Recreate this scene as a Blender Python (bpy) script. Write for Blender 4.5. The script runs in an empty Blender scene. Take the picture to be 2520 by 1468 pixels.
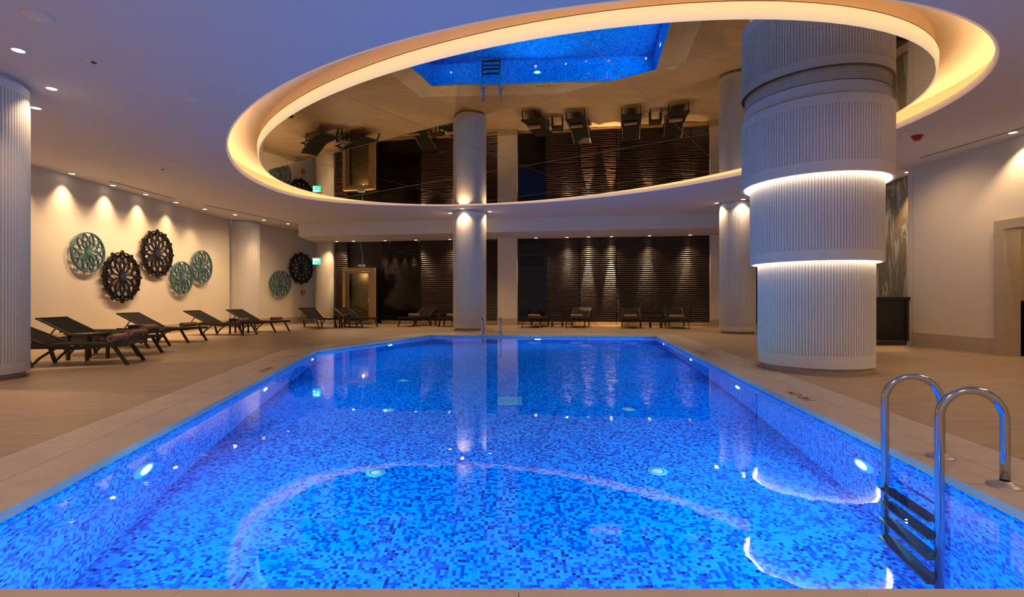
import bpy, bmesh, math, random
from mathutils import Vector, Matrix
from mathutils.geometry import tessellate_polygon

random.seed(7)
S = bpy.context.scene
C = S.collection
PI = math.pi

# ------------------------------------------------------------------ render look
S.view_settings.view_transform = 'Standard'
S.view_settings.look = 'None'
S.view_settings.exposure = 0.35
S.view_settings.gamma = 1.0
cy = S.cycles
cy.use_denoising = True
cy.max_bounces = 9
cy.use_adaptive_sampling = True
cy.adaptive_threshold = .02
cy.diffuse_bounces = 3
cy.glossy_bounces = 4
cy.transmission_bounces = 6
cy.transparent_max_bounces = 6
cy.sample_clamp_indirect = 4.0
cy.sample_clamp_direct = 0.0
cy.blur_glossy = 0.6
cy.caustics_reflective = False
cy.caustics_refractive = True

# ------------------------------------------------------------------ materials
MATS = {}
def new_mat(name):
    m = bpy.data.materials.new(name); m.use_nodes = True
    nt = m.node_tree; nt.nodes.clear()
    out = nt.nodes.new('ShaderNodeOutputMaterial')
    return m, nt, out

def N(nt, t, **kw):
    n = nt.nodes.new(t)
    for k, v in kw.items():
        if k.startswith('_'):
            setattr(n, k[1:], v)
        else:
            n.inputs[k].default_value = v
    return n

def simple(name, col, rough=0.6, metal=0.0, var=0.06, scale=4.0, bump=0.0, spec=0.5, stretch=None, emit=None, estr=0.0, bscale=60):
    """Principled surface whose colour is varied by object-space noise."""
    m, nt, out = new_mat(name)
    p = N(nt, 'ShaderNodeBsdfPrincipled', Roughness=rough, Metallic=metal)
    p.inputs['Specular IOR Level'].default_value = spec
    tc = N(nt, 'ShaderNodeTexCoord')
    src = tc.outputs['Object']
    if stretch:
        mp = N(nt, 'ShaderNodeMapping'); mp.inputs['Scale'].default_value = stretch
        nt.links.new(src, mp.inputs[0]); src = mp.outputs[0]
    no = N(nt, 'ShaderNodeTexNoise', Scale=scale, Detail=4.0)
    nt.links.new(src, no.inputs['Vector'])
    mx = N(nt, 'ShaderNodeMix', _data_type='RGBA')
    lo = [max(0, c * (1 - var)) for c in col]; hi = [min(1, c * (1 + var)) for c in col]
    mx.inputs[6].default_value = (*lo, 1); mx.inputs[7].default_value = (*hi, 1)
    nt.links.new(no.outputs['Fac'], mx.inputs[0])
    nt.links.new(mx.outputs[2], p.inputs['Base Color'])
    if emit:
        p.inputs['Emission Color'].default_value = (*emit, 1)
        p.inputs['Emission Strength'].default_value = estr
    if bump:
        nb = N(nt, 'ShaderNodeTexNoise', Scale=bscale, Detail=3.0)
        nt.links.new(src, nb.inputs['Vector'])
        b = N(nt, 'ShaderNodeBump', Strength=bump, Distance=0.01)
        nt.links.new(nb.outputs['Fac'], b.inputs['Height'])
        nt.links.new(b.outputs[0], p.inputs['Normal'])
    nt.links.new(p.outputs[0], out.inputs[0])
    MATS[name] = m
    return m

def emitter(name, col, strength):
    m, nt, out = new_mat(name)
    e = N(nt, 'ShaderNodeEmission', Strength=strength); e.inputs[0].default_value = (*col, 1)
    nt.links.new(e.outputs[0], out.inputs[0])
    MATS[name] = m
    return m

simple('ceiling_paint', (.70, .66, .64), .9, var=.02, scale=.6)
simple('wall_paint', (.72, .64, .54), .85, var=.03, scale=1.2, bump=.05)
simple('column_paint', (.74, .70, .67), .7, var=.02, scale=2)
simple('stone_base', (.47, .385, .30), .45, var=.15, scale=3, stretch=(1, 1, 6))
simple('plinth_stone', (.40, .34, .28), .5, var=.1, scale=3)
simple('cove_plaster', (.82, .66, .46), .85, var=.02)
simple('cove_lip_glow_paint', (.80, .68, .56), .8, var=.02)
simple('dark_frame', (.022, .016, .011), .38, var=.3, scale=8)
simple('dark_mesh', (.012, .010, .008), .9, var=.25, scale=90, spec=.2)
simple('towel_cloth', (.36, .19, .15), .95, var=.2, scale=25, bump=.4, bscale=160)
simple('steel', (.52, .50, .48), .16, 1.0, var=.03)
simple('flange_metal', (.42, .37, .34), .45, .5, var=.05)
simple('dark_step', (.010, .014, .025), .35, var=.3, scale=20)
simple('teal_lacquer', (.07, .15, .18), .4, var=.25, scale=9)
simple('dark_lacquer', (.018, .012, .018), .4, var=.3, scale=9)
simple('navy_lacquer', (.018, .028, .075), .4, var=.3, scale=9)
simple('white_plastic', (.74, .72, .70), .5, var=.02)
simple('slot_black', (.10, .07, .06), .7, var=.1)
simple('red_plastic', (.42, .015, .02), .35, var=.1)
simple('oak', (.50, .33, .15), .5, var=.25, scale=5, stretch=(6, 6, .6))
simple('black_lacquer', (.012, .010, .012), .22, var=.2)
simple('slat_wood', (.062, .030, .020), .36, var=.35, scale=6, stretch=(.4, 1, 8))
simple('slat_backing', (.008, .005, .005), .6, var=.2)
simple('mark_ink', (.06, .045, .045), .6, var=.1)
simple('drain_plastic', (.10, .42, .78), .4, var=.05)
simple('seam_metal', (.55, .52, .48), .25, .9, var=.05)
simple('niche_paint', (.55, .45, .26), .8, var=.05)
emitter('led_warm', (1.0, .66, .32), 25.0)
emitter('led_white', (1.0, .80, .56), 8.0)
emitter('lamp_lens', (1.0, .82, .58), 8.0)
emitter('pool_lens', (.27, .84, 1.0), 980.0)
emitter('exit_green', (.03, .75, .42), 1.5)
emitter('exit_white', (.45, 1.0, .85), 2.2)

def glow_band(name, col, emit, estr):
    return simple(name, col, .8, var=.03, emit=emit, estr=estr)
glow_band('cove_band_glow', (.5, .44, .34), (1.0, .70, .36), .56)  # rim band glows weakly in place of light falling on it
glow_band('cove_lip_glow_paint', (.80, .68, .56), (1.0, .66, .46), .20)  # faint emission put into the lip plaster, standing in for spill light

def mat_deck():
    m, nt, out = new_mat('deck_planks')
    g = N(nt, 'ShaderNodeNewGeometry')
    br = N(nt, 'ShaderNodeTexBrick', Scale=1.0)
    br.inputs['Color1'].default_value = (.50, .37, .255, 1); br.inputs['Color2'].default_value = (.44, .325, .225, 1)
    br.inputs['Mortar'].default_value = (.36, .265, .185, 1)
    br.inputs['Mortar Size'].default_value = .0025; br.inputs['Brick Width'].default_value = 1.2; br.inputs['Row Height'].default_value = .3
    rot = N(nt, 'ShaderNodeMapping'); rot.inputs['Rotation'].default_value = (0, 0, math.radians(-8.5))
    nt.links.new(g.outputs['Position'], rot.inputs[0])
    nt.links.new(rot.outputs[0], br.inputs['Vector'])
    mp = N(nt, 'ShaderNodeMapping'); mp.inputs['Scale'].default_value = (1.1, 16, 1)
    nt.links.new(rot.outputs[0], mp.inputs[0])
    no = N(nt, 'ShaderNodeTexNoise', Scale=1.6, Detail=6.0, Roughness=.62)
    nt.links.new(mp.outputs[0], no.inputs['Vector'])
    cr = N(nt, 'ShaderNodeValToRGB')
    cr.color_ramp.elements[0].position = .3; cr.color_ramp.elements[0].color = (.66, .64, .62, 1)
    cr.color_ramp.elements[1].position = .72; cr.color_ramp.elements[1].color = (1.12, 1.1, 1.06, 1)
    nt.links.new(no.outputs['Fac'], cr.inputs[0])
    mx = N(nt, 'ShaderNodeMix', _data_type='RGBA', _blend_type='MULTIPLY'); mx.inputs[0].default_value = 1
    nt.links.new(br.outputs['Color'], mx.inputs[6]); nt.links.new(cr.outputs[0], mx.inputs[7])
    p = N(nt, 'ShaderNodeBsdfPrincipled', Roughness=.42); p.inputs['Specular IOR Level'].default_value = .35
    nt.links.new(mx.outputs[2], p.inputs['Base Color'])
    nt.links.new(p.outputs[0], out.inputs[0])
    MATS['deck_planks'] = m
mat_deck()

def mat_coping():
    m, nt, out = new_mat('coping_stone')
    g = N(nt, 'ShaderNodeNewGeometry')
    no = N(nt, 'ShaderNodeTexNoise', Scale=3.0, Detail=6.0, Roughness=.6)
    nt.links.new(g.outputs['Position'], no.inputs['Vector'])
    cr = N(nt, 'ShaderNodeValToRGB')
    cr.color_ramp.elements[0].position = .3; cr.color_ramp.elements[0].color = (.50, .41, .335, 1)
    cr.color_ramp.elements[1].position = .7; cr.color_ramp.elements[1].color = (.60, .50, .42, 1)
    nt.links.new(no.outputs['Fac'], cr.inputs[0])
    p = N(nt, 'ShaderNodeBsdfPrincipled', Roughness=.4); p.inputs['Specular IOR Level'].default_value = .35
    nt.links.new(cr.outputs[0], p.inputs['Base Color'])
    nt.links.new(p.outputs[0], out.inputs[0])
    MATS['coping_stone'] = m
mat_coping()

def mat_mosaic():
    """2.5 cm glass mosaic, four blues picked at random per tile, from UVs in metres."""
    m, nt, out = new_mat('pool_mosaic')
    tc = N(nt, 'ShaderNodeTexCoord')
    sc = N(nt, 'ShaderNodeVectorMath', _operation='SCALE'); sc.inputs['Scale'].default_value = 1 / .025
    nt.links.new(tc.outputs['UV'], sc.inputs[0])
    fl = N(nt, 'ShaderNodeVectorMath', _operation='FLOOR'); nt.links.new(sc.outputs[0], fl.inputs[0])
    fr = N(nt, 'ShaderNodeVectorMath', _operation='FRACTION'); nt.links.new(sc.outputs[0], fr.inputs[0])
    wn = N(nt, 'ShaderNodeTexWhiteNoise', _noise_dimensions='2D'); nt.links.new(fl.outputs[0], wn.inputs['Vector'])
    cr = N(nt, 'ShaderNodeValToRGB'); cr.color_ramp.interpolation = 'CONSTANT'
    e = cr.color_ramp.elements
    e[0].position = 0; e[0].color = (.0005, .30, .95, 1)
    e[1].position = .36; e[1].color = (.0005, .215, .85, 1)
    for pos, col in ((.58, (.001, .085, .60, 1)), (.80, (.001, .045, .42, 1)), (.96, (.001, .012, .16, 1))):
        k = e.new(pos); k.color = col
    nt.links.new(wn.outputs['Value'], cr.inputs[0])
    sep = N(nt, 'ShaderNodeSeparateXYZ'); nt.links.new(fr.outputs[0], sep.inputs[0])
    def edge(o):
        a = N(nt, 'ShaderNodeMath', _operation='SUBTRACT'); nt.links.new(o, a.inputs[0]); a.inputs[1].default_value = .5
        b = N(nt, 'ShaderNodeMath', _operation='ABSOLUTE'); nt.links.new(a.outputs[0], b.inputs[0]); return b.outputs[0]
    mxm = N(nt, 'ShaderNodeMath', _operation='MAXIMUM')
    nt.links.new(edge(sep.outputs[0]), mxm.inputs[0]); nt.links.new(edge(sep.outputs[1]), mxm.inputs[1])
    gt = N(nt, 'ShaderNodeMath', _operation='GREATER_THAN'); gt.inputs[1].default_value = .455
    nt.links.new(mxm.outputs[0], gt.inputs[0])
    mx = N(nt, 'ShaderNodeMix', _data_type='RGBA')
    nt.links.new(gt.outputs[0], mx.inputs[0]); nt.links.new(cr.outputs[0], mx.inputs[6]); mx.inputs[7].default_value = (.001, .18, .78, 1)
    p = N(nt, 'ShaderNodeBsdfDiffuse', Roughness=.3)
    nt.links.new(mx.outputs[2], p.inputs['Color'])
    nt.links.new(p.outputs[0], out.inputs[0])
    MATS['pool_mosaic'] = m
mat_mosaic()

def mat_water():
    m, nt, out = new_mat('pool_water')
    g = N(nt, 'ShaderNodeNewGeometry')
    n1 = N(nt, 'ShaderNodeTexNoise', Scale=3.2, Detail=2.0); n2 = N(nt, 'ShaderNodeTexNoise', Scale=14.0, Detail=2.0)
    nt.links.new(g.outputs['Position'], n1.inputs['Vector']); nt.links.new(g.outputs['Position'], n2.inputs['Vector'])
    ad = N(nt, 'ShaderNodeMath', _operation='MULTIPLY_ADD'); ad.inputs[1].default_value = .12
    nt.links.new(n2.outputs['Fac'], ad.inputs[0]); nt.links.new(n1.outputs['Fac'], ad.inputs[2])
    b = N(nt, 'ShaderNodeBump', Strength=.3, Distance=.003)
    nt.links.new(ad.outputs[0], b.inputs['Height'])
    gl = N(nt, 'ShaderNodeBsdfGlass', Roughness=0.0, IOR=1.333)
    gl.inputs['Color'].default_value = (.93, .98, 1, 1)
    nt.links.new(b.outputs[0], gl.inputs['Normal'])
    nt.links.new(gl.outputs[0], out.inputs[0])
    MATS['pool_water'] = m
mat_water()

MC = Vector((.113, 9.95)); MU = Vector((.8245, -.5659)); MW = Vector((.5659, .8245))
def mat_mirror():
    """Bronze-tinted mirror panels; the panels nearest the pool's near end sit at a slightly different angle, the foil is a little wavy."""
    m, nt, out = new_mat('bronze_mirror')
    g = N(nt, 'ShaderNodeNewGeometry')
    dt = N(nt, 'ShaderNodeVectorMath', _operation='DOT_PRODUCT'); dt.inputs[1].default_value = (MW.x, MW.y, 0)
    nt.links.new(g.outputs['Position'], dt.inputs[0])
    mr = N(nt, 'ShaderNodeMapRange'); w0 = MC.dot(MW)
    mr.inputs['From Min'].default_value = w0 - 2.24; mr.inputs['From Max'].default_value = w0 - 2.20
    mr.inputs['To Min'].default_value = -.036; mr.inputs['To Max'].default_value = -.004
    nt.links.new(dt.outputs['Value'], mr.inputs['Value'])
    du = N(nt, 'ShaderNodeVectorMath', _operation='DOT_PRODUCT'); du.inputs[1].default_value = (MU.x, MU.y, 0)
    nt.links.new(g.outputs['Position'], du.inputs[0])
    lt = N(nt, 'ShaderNodeMath', _operation='LESS_THAN'); lt.inputs[1].default_value = MC.dot(MU) + 4.35
    nt.links.new(du.outputs['Value'], lt.inputs[0])
    mu_ = N(nt, 'ShaderNodeMath', _operation='MULTIPLY'); nt.links.new(lt.outputs[0], mu_.inputs[0]); nt.links.new(mr.outputs[0], mu_.inputs[1])
    cx = N(nt, 'ShaderNodeCombineXYZ'); nt.links.new(mu_.outputs[0], cx.inputs['Y'])
    no = N(nt, 'ShaderNodeTexNoise', Scale=.9, Detail=2.0)
    nt.links.new(g.outputs['Position'], no.inputs['Vector'])
    b = N(nt, 'ShaderNodeBump', Strength=.12, Distance=.02)
    nt.links.new(no.outputs['Fac'], b.inputs['Height'])
    va = N(nt, 'ShaderNodeVectorMath', _operation='ADD')
    nt.links.new(b.outputs[0], va.inputs[0]); nt.links.new(cx.outputs[0], va.inputs[1])
    nm = N(nt, 'ShaderNodeVectorMath', _operation='NORMALIZE'); nt.links.new(va.outputs[0], nm.inputs[0])
    gl = N(nt, 'ShaderNodeBsdfGlossy', Roughness=.012); gl.inputs['Color'].default_value = (.74, .69, .60, 1)
    nt.links.new(nm.outputs[0], gl.inputs['Normal'])
    nt.links.new(gl.outputs[0], out.inputs[0])
    MATS['bronze_mirror'] = m
mat_mirror()

def mat_marble():
    m, nt, out = new_mat('veined_marble')
    tc = N(nt, 'ShaderNodeTexCoord')
    mp = N(nt, 'ShaderNodeMapping'); mp.inputs['Scale'].default_value = (1.5, 1.5, .22)
    nt.links.new(tc.outputs['Object'], mp.inputs[0])
    no = N(nt, 'ShaderNodeTexNoise', Scale=2.4, Detail=9.0, Roughness=.66, Distortion=1.4)
    nt.links.new(mp.outputs[0], no.inputs['Vector'])
    cr = N(nt, 'ShaderNodeValToRGB'); e = cr.color_ramp.elements
    e[0].position = .28; e[0].color = (.06, .045, .03, 1); e[1].position = .75; e[1].color = (.50, .50, .46, 1)
    for pos, col in ((.40, (.13, .14, .12, 1)), (.47, (.25, .17, .085, 1)), (.51, (.10, .09, .07, 1)), (.55, (.33, .36, .34, 1)), (.63, (.36, .31, .22, 1))):
        k = e.new(pos); k.color = col
    nt.links.new(no.outputs['Fac'], cr.inputs[0])
    p = N(nt, 'ShaderNodeBsdfPrincipled', Roughness=.25)
    nt.links.new(cr.outputs[0], p.inputs['Base Color']); nt.links.new(p.outputs[0], out.inputs[0])
    MATS['veined_marble'] = m
mat_marble()

def mat_glass(name, tint, refl=.04):
    """Flat pane: mostly straight-through, with a Fresnel reflection."""
    m, nt, out = new_mat(name)
    tr = N(nt, 'ShaderNodeBsdfTransparent'); tr.inputs[0].default_value = (*tint, 1)
    gl = N(nt, 'ShaderNodeBsdfGlossy', Roughness=.03)
    lw = N(nt, 'ShaderNodeFresnel', IOR=1.3)
    mx = N(nt, 'ShaderNodeMixShader')
    nt.links.new(lw.outputs[0], mx.inputs[0]); nt.links.new(tr.outputs[0], mx.inputs[1]); nt.links.new(gl.outputs[0], mx.inputs[2])
    nt.links.new(mx.outputs[0], out.inputs[0])
    MATS[name] = m
mat_glass('smoked_glass', (.74, .72, .72))
mat_glass('door_glass', (.80, .78, .70))

# ------------------------------------------------------------------ mesh helpers
class MB:
    def __init__(s): s.v = []; s.f = []; s.sm = []
    def add(s, vs, fs, smooth=False):
        b = len(s.v); s.v += [tuple(p) for p in vs]
        for f in fs: s.f.append(tuple(b + i for i in f)); s.sm.append(smooth)
        return s
    def box(s, lo, hi, M=None):
        x0, y0, z0 = lo; x1, y1, z1 = hi
        vs = [Vector(p) for p in ((x0,y0,z0),(x1,y0,z0),(x1,y1,z0),(x0,y1,z0),(x0,y0,z1),(x1,y0,z1),(x1,y1,z1),(x0,y1,z1))]
        if M: vs = [M @ p for p in vs]
        return s.add(vs, [(0,3,2,1),(4,5,6,7),(0,1,5,4),(1,2,6,5),(2,3,7,6),(3,0,4,7)])
    def bar(s, p0, p1, w, h, up=(0, 0, 1)):
        """A rectangular bar from p0 to p1: w across, h along up."""
        p0 = Vector(p0); p1 = Vector(p1); d = (p1 - p0).normalized(); u = Vector(up)
        if abs(d.dot(u)) > .98: u = Vector((1, 0, 0))
        sd = d.cross(u).normalized(); u = sd.cross(d).normalized()
        vs = []
        for p in (p0, p1):
            for a, b in ((-1,-1),(1,-1),(1,1),(-1,1)): vs.append(p + sd * (a * w / 2) + u * (b * h / 2))
        return s.add(vs, [(0,3,2,1),(4,5,6,7),(0,1,5,4),(1,2,6,5),(2,3,7,6),(3,0,4,7)])
    def tube(s, path, r, seg=12, caps=True):
        path = [Vector(p) for p in path]; n = len(path); vs = []; prev = None
        for i, p in enumerate(path):
            d = (path[min(i + 1, n - 1)] - path[max(i - 1, 0)]).normalized()
            if prev is None:
                a = Vector((0, 0, 1)) if abs(d.z) < .9 else Vector((1, 0, 0)); u = d.cross(a).normalized()
            else:
                u = (prev - d * prev.dot(d)).normalized()
            prev = u; w = d.cross(u)
            for k in range(seg): t = 2 * PI * k / seg; vs.append(p + u * (r * math.cos(t)) + w * (r * math.sin(t)))
        fs = [(i*seg+k, i*seg+(k+1)%seg, (i+1)*seg+(k+1)%seg, (i+1)*seg+k) for i in range(n-1) for k in range(seg)]
        s.add(vs, fs, True)
        if caps:
            b = len(s.v) - n * seg
            s.f.append(tuple(b + k for k in range(seg - 1, -1, -1))); s.sm.append(False)
            s.f.append(tuple(b + (n-1)*seg + k for k in range(seg))); s.sm.append(False)
        return s
    def lathe(s, prof, seg=64, c=(0, 0), smooth=True, cap=False):
        """prof: (r, z) pairs from bottom to top, outward normals."""
        n = len(prof); vs = []
        for r, z in prof:
            for k in range(seg): t = 2*PI*k/seg; vs.append((c[0] + r*math.cos(t), c[1] + r*math.sin(t), z))
        fs = [(i*seg+k, i*seg+(k+1)%seg, (i+1)*seg+(k+1)%seg, (i+1)*seg+k) for i in range(n-1) for k in range(seg)]
        if cap: fs += [tuple(range(seg-1, -1, -1)), tuple((n-1)*seg + k for k in range(seg))]
        return s.add(vs, fs, smooth)
    def loops(s, loops, closed=True, smooth=True):
        """Quads between successive point loops of equal length."""
        m = len(loops[0]); vs = [p for L in loops for p in L]; rng = range(m) if closed else range(m - 1)
        fs = [(i*m+k, i*m+(k+1)%m, (i+1)*m+(k+1)%m, (i+1)*m+k) for i in range(len(loops)-1) for k in rng]
        return s.add(vs, fs, smooth)
    def prism(s, poly, z0, z1, top=True, bottom=True):
        n = len(poly); vs = [(x, y, z0) for x, y in poly] + [(x, y, z1) for x, y in poly]
        fs = [(i, (i+1) % n, n + (i+1) % n, n + i) for i in range(n)]
        if top: fs.append(tuple(n + i for i in range(n)))
        if bottom: fs.append(tuple(range(n - 1, -1, -1)))
        return s.add(vs, fs)
    def flat(s, outer, holes, z, up=True):
        ls = [[Vector((x, y, 0)) for x, y in L] for L in [outer] + holes]
        tri = tessellate_polygon(ls); pts = [p for L in ls for p in L]
        vs = [(p.x, p.y, z) for p in pts]; fs = []
        for a, b, c in tri:
            nz = (pts[b]-pts[a]).cross(pts[c]-pts[a]).z
            fs.append((a, b, c) if (nz > 0) == up else (a, c, b))
        return s.add(vs, fs)
    def build(s, name, mat, parent=None, M=None):
        me = bpy.data.meshes.new(name); me.from_pydata(s.v, [], s.f)
        if M is not None: me.transform(M)
        me.polygons.foreach_set('use_smooth', s.sm); me.update()
        me.materials.append(MATS[mat])
        o = bpy.data.objects.new(name, me); C.objects.link(o)
        if parent is not None: o.parent = parent
        return o

def tag(o, label, cat, group=None):
    o['label'] = label; o['category'] = cat; o['kind'] = 'thing'
    if group: o['group'] = group
    return o
def struct(o): o['kind'] = 'structure'; return o
def empty(name, loc=(0, 0, 0), rz=0.0):
    o = bpy.data.objects.new(name, None); C.objects.link(o); o.empty_display_size = .1
    o.location = loc; o.rotation_euler = (0, 0, rz); return o
def copy_tree(o, parent=None):
    c = o.copy(); C.objects.link(c)
    if parent is not None: c.parent = parent
    for ch in list(o.children): copy_tree(ch, c)
    return c
def lamp(kind, name, loc, energy, col, size=.03, spot=None, blend=.5, aim=None):
    l = bpy.data.lights.new(name, kind); l.energy = energy; l.color = col
    l.shadow_soft_size = size
    if spot: l.spot_size = math.radians(spot); l.spot_blend = blend
    o = bpy.data.objects.new(name, l); C.objects.link(o); o.location = loc
    d = Vector(aim) - Vector(loc) if aim else Vector((0, 0, -1))
    o.rotation_euler = d.to_track_quat('-Z', 'Y').to_euler(); return o

H = 3.75            # ceiling height
HS = 3.28           # soffit height
WZ = -.06           # water level
PZ = -1.46          # pool floor
WARM = (1.0, .67, .36)

# ------------------------------------------------------------------ camera
cam = bpy.data.cameras.new('camera'); cam.sensor_width = 36; cam.lens = 1255 / 2520 * 36
cam.clip_start = .05; cam.clip_end = 200
co = bpy.data.objects.new('camera', cam); C.objects.link(co)
co.location = (0, 0, 1.0); co.rotation_euler = (PI / 2, 0, 0); S.camera = co

# ------------------------------------------------------------------ pool
POOL = [(-2.278, 1.758), (2.322, 1.758), (3.870, 13.70), (-2.247, 14.10), (-3.787, 9.88)]
def offset_poly(poly, d):
    """Outward offset of a counter-clockwise polygon."""
    n = len(poly); out = []
    for i in range(n):
        p0, p1, p2 = (Vector(poly[(i+k) % n]) for k in (-1, 0, 1))
        e1 = (p1 - p0).normalized(); e2 = (p2 - p1).normalized()
        n1 = Vector((e1.y, -e1.x)); n2 = Vector((e2.y, -e2.x))
        b = (n1 + n2).normalized(); out.append(tuple(p1 + b * (d / b.dot(n1))))
    return out
P_MID = offset_poly(POOL, .318); P_MID2 = offset_poly(POOL, .322); P_OUT = offset_poly(POOL, .635); P_OUT2 = offset_poly(POOL, .639)
ROOM = [(-9.95, -3.2), (9.2, -3.2), (13.0, -3.2), (13.0, 12.5), (9.2, 12.5), (9.2, 18.4), (-7.0, 21.6), (-9.95, 22.0)]
struct(MB().flat(ROOM, [P_OUT2], 0.0).build('floor', 'deck_planks'))
struct(MB().flat(P_OUT2, [POOL], -.012).build('floor_grout', 'slot_black'))
# coping: two rings of slabs with cross joints
def ring_slabs(a, b, z0, z1, step):
    mb = MB(); n = len(a)
    for i in range(n):
        a0, a1, b0, b1 = (Vector(p) for p in (a[i], a[(i+1) % n], b[i], b[(i+1) % n]))
        k = max(1, round((a1 - a0).length / step)); g = .0012 / (a1 - a0).length
        for j in range(k):
            t0, t1 = j / k + (g if j else 0), (j + 1) / k - (g if j < k - 1 else 0)
            mb.prism([tuple(a0.lerp(a1, t0)), tuple(b0.lerp(b1, t0)), tuple(b0.lerp(b1, t1)), tuple(a0.lerp(a1, t1))], z0, z1)
    return mb
struct(ring_slabs(POOL, P_MID, -.05, 0, 1.2).build('trim_1', 'coping_stone'))
struct(ring_slabs(P_MID2, P_OUT, -.05, 0, 1.2).build('trim_2', 'coping_stone'))

def uv_quads(name, quads, mat):
    """quads: [(4 points, 4 uvs)]"""
    vs = [p for q, _ in quads for p in q]; fs = [tuple(range(4*i, 4*i+4)) for i in range(len(quads))]
    me = bpy.data.meshes.new(name); me.from_pydata(vs, [], fs); uv = me.uv_layers.new(name='UVMap')
    for i, (_, us) in enumerate(quads):
        for k in range(4): uv.data[4*i+k].uv = us[k]
    me.materials.append(MATS[mat]); o = bpy.data.objects.new(name, me); C.objects.link(o); return struct(o)
PW = offset_poly(POOL, .02)
qs = []; s = 0
for i in range(5):
    a = PW[i]; b = PW[(i+1) % 5]; L = (Vector(b) - Vector(a)).length
    qs.append(([(*a, -.05), (*b, -.05), (*b, PZ), (*a, PZ)], [(s, -.05), (s+L, -.05), (s+L, PZ), (s, PZ)])); s += L
uv_quads('pool_wall', qs, 'pool_mosaic')
fl = MB().flat(PW, [], PZ); fo = struct(fl.build('pool_floor', 'pool_mosaic'))
uv = fo.data.uv_layers.new(name='UVMap')
for lp in fo.data.loops: uv.data[lp.index].uv = fo.data.vertices[lp.vertex_index].co.xy
struct(MB().flat(offset_poly(POOL, .018), [], WZ).build('water', 'pool_water'))

# underwater lights
def edge_pt(i, D):
    a = Vector(PW[i]); b = Vector(PW[(i+1) % 5]); t = (D - a.y) / (b.y - a.y); e = (b - a).normalized()
    return a.lerp(b, t), Vector((-e.y, e.x))
def make_pool_light():
    r = empty('underwater_light')
    MB().lathe([(.075, 0), (.075, .022), (.125, .018), (.13, .006), (.13, 0)], 32).build('rim', 'drain_plastic', r)
    MB().lathe([(.001, .026), (.075, .020)], 32).add([(0, 0, .026)], []).build('lens', 'pool_lens', r)
    return r
pl0 = None
PLS = [(4, 3.67, 'bright round underwater light in the near part of the angled left pool wall'),
       (4, 6.55, 'round underwater light midway along the left pool wall'),
       (4, 9.50, 'small underwater light at the corner end of the left pool wall'),
       (3, 12.25, 'underwater light in the slanted wall segment at the far left of the pool'),
       (1, 3.77, 'bright round underwater light in the right pool wall beside the near ladder'),
       (1, 6.70, 'underwater light in the right pool wall below the big tiered column'),
       (1, 9.48, 'underwater light third along the right pool wall'),
       (1, 12.5, 'smallest underwater light at the far end of the right pool wall'),
       (2, None, 'wide glowing underwater light in the far pool wall')]
for i, D, lab in PLS:
    if D is None:
        a, b = Vector(PW[2]), Vector(PW[3]); p = a.lerp(b, (3.87 - .70) / 6.117); e = (b - a).normalized(); nrm = Vector((-e.y, e.x))
    else:
        p, nrm = edge_pt(i, D)
    o = make_pool_light() if pl0 is None else copy_tree(pl0)
    pl0 = pl0 or o
    o.location = (p.x, p.y, -.66)
    o.rotation_euler = Vector((nrm.x, nrm.y, 0)).to_track_quat('Z', 'Y').to_euler()
    tag(o, lab, 'pool light', 'underwater pool lights')
# two more lights in the near wall, below the frame
for x in (-1.25, 1.25):
    o = copy_tree(pl0); o.location = (x, PW[0][1], -.66); o.rotation_euler = Vector((0, 1, 0)).to_track_quat('Z', 'Y').to_euler()
    tag(o, 'underwater light in the pool wall under the near coping', 'pool light', 'near wall pool lights')

# floor drains
dr0 = None
for (x, y), lab in (((-1.196, 4.48), 'round white drain cover on the pool floor, nearest on the left'), ((1.285, 4.5), 'round white drain cover on the pool floor, nearest on the right'),
                    ((-1.526, 6.32), 'round drain cover on the pool floor, second row left'), ((1.45, 6.36), 'round drain cover on the pool floor, second row right'),
                    ((-1.72, 8.1), 'round drain cover on the pool floor, third row left'), ((1.62, 8.1), 'round drain cover on the pool floor, third row right')):
    if dr0 is None:
        dr0 = empty('pool_drain'); o = dr0
        MB().lathe([(.085, 0), (.085, .008), (.055, .014)], 28).build('rim', 'drain_plastic', dr0)
        MB().lathe([(.055, .006), (.03, .012), (.002, .016)], 28).build('cap', 'white_plastic', dr0)
    else: o = copy_tree(dr0)
    o.location = (x, y, PZ + .001); tag(o, lab, 'drain', 'pool floor drains')
g = empty('drain_grate', (-.03, 6.81, PZ + .001))
mb = MB()
for k in range(8): mb.box((-.145, -.19 + k * .05, .004), (.145, -.158 + k * .05, .014))
mb.build('grille', 'drain_plastic', g)
MB().box((-.16, -.205, 0), (.16, -.19, .016)).box((-.16, .19, 0), (.16, .205, .016)).box((-.16, -.19, 0), (-.145, .19, .016)).box((.145, -.19, 0), (.16, .19, .016)).build('frame', 'drain_plastic', g)
tag(g, 'rectangular slotted grate in the middle of the pool floor', 'drain')

# depth markings
def marking(x, y, rz, lab, size=.15):
    o = empty('depth_marking', (x, y, .0012), rz)
    for nm, body, al in (('digits', '140', 'RIGHT'), ('letters', 'CM', 'LEFT')):
        cu = bpy.data.curves.new(nm, 'FONT'); cu.body = body; cu.size = size; cu.extrude = .0006
        cu.align_x = al; cu.align_y = 'CENTER'; cu.materials.append(MATS['mark_ink'])
        t_ = bpy.data.objects.new('depth_text', cu); C.objects.link(t_); bpy.context.view_layer.update()
        me = bpy.data.meshes.new_from_object(t_.evaluated_get(bpy.context.evaluated_depsgraph_get())); me.name = nm
        bpy.data.objects.remove(t_); bpy.data.curves.remove(cu)
        p = bpy.data.objects.new(nm, me); C.objects.link(p); p.parent = o; p.location = (-.02 if al == 'RIGHT' else .035, 0, 0)
    tag(o, lab, 'marking', 'pool depth markings')
ar = math.atan2(13.70 - 1.758, 3.87 - 2.322)
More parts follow.
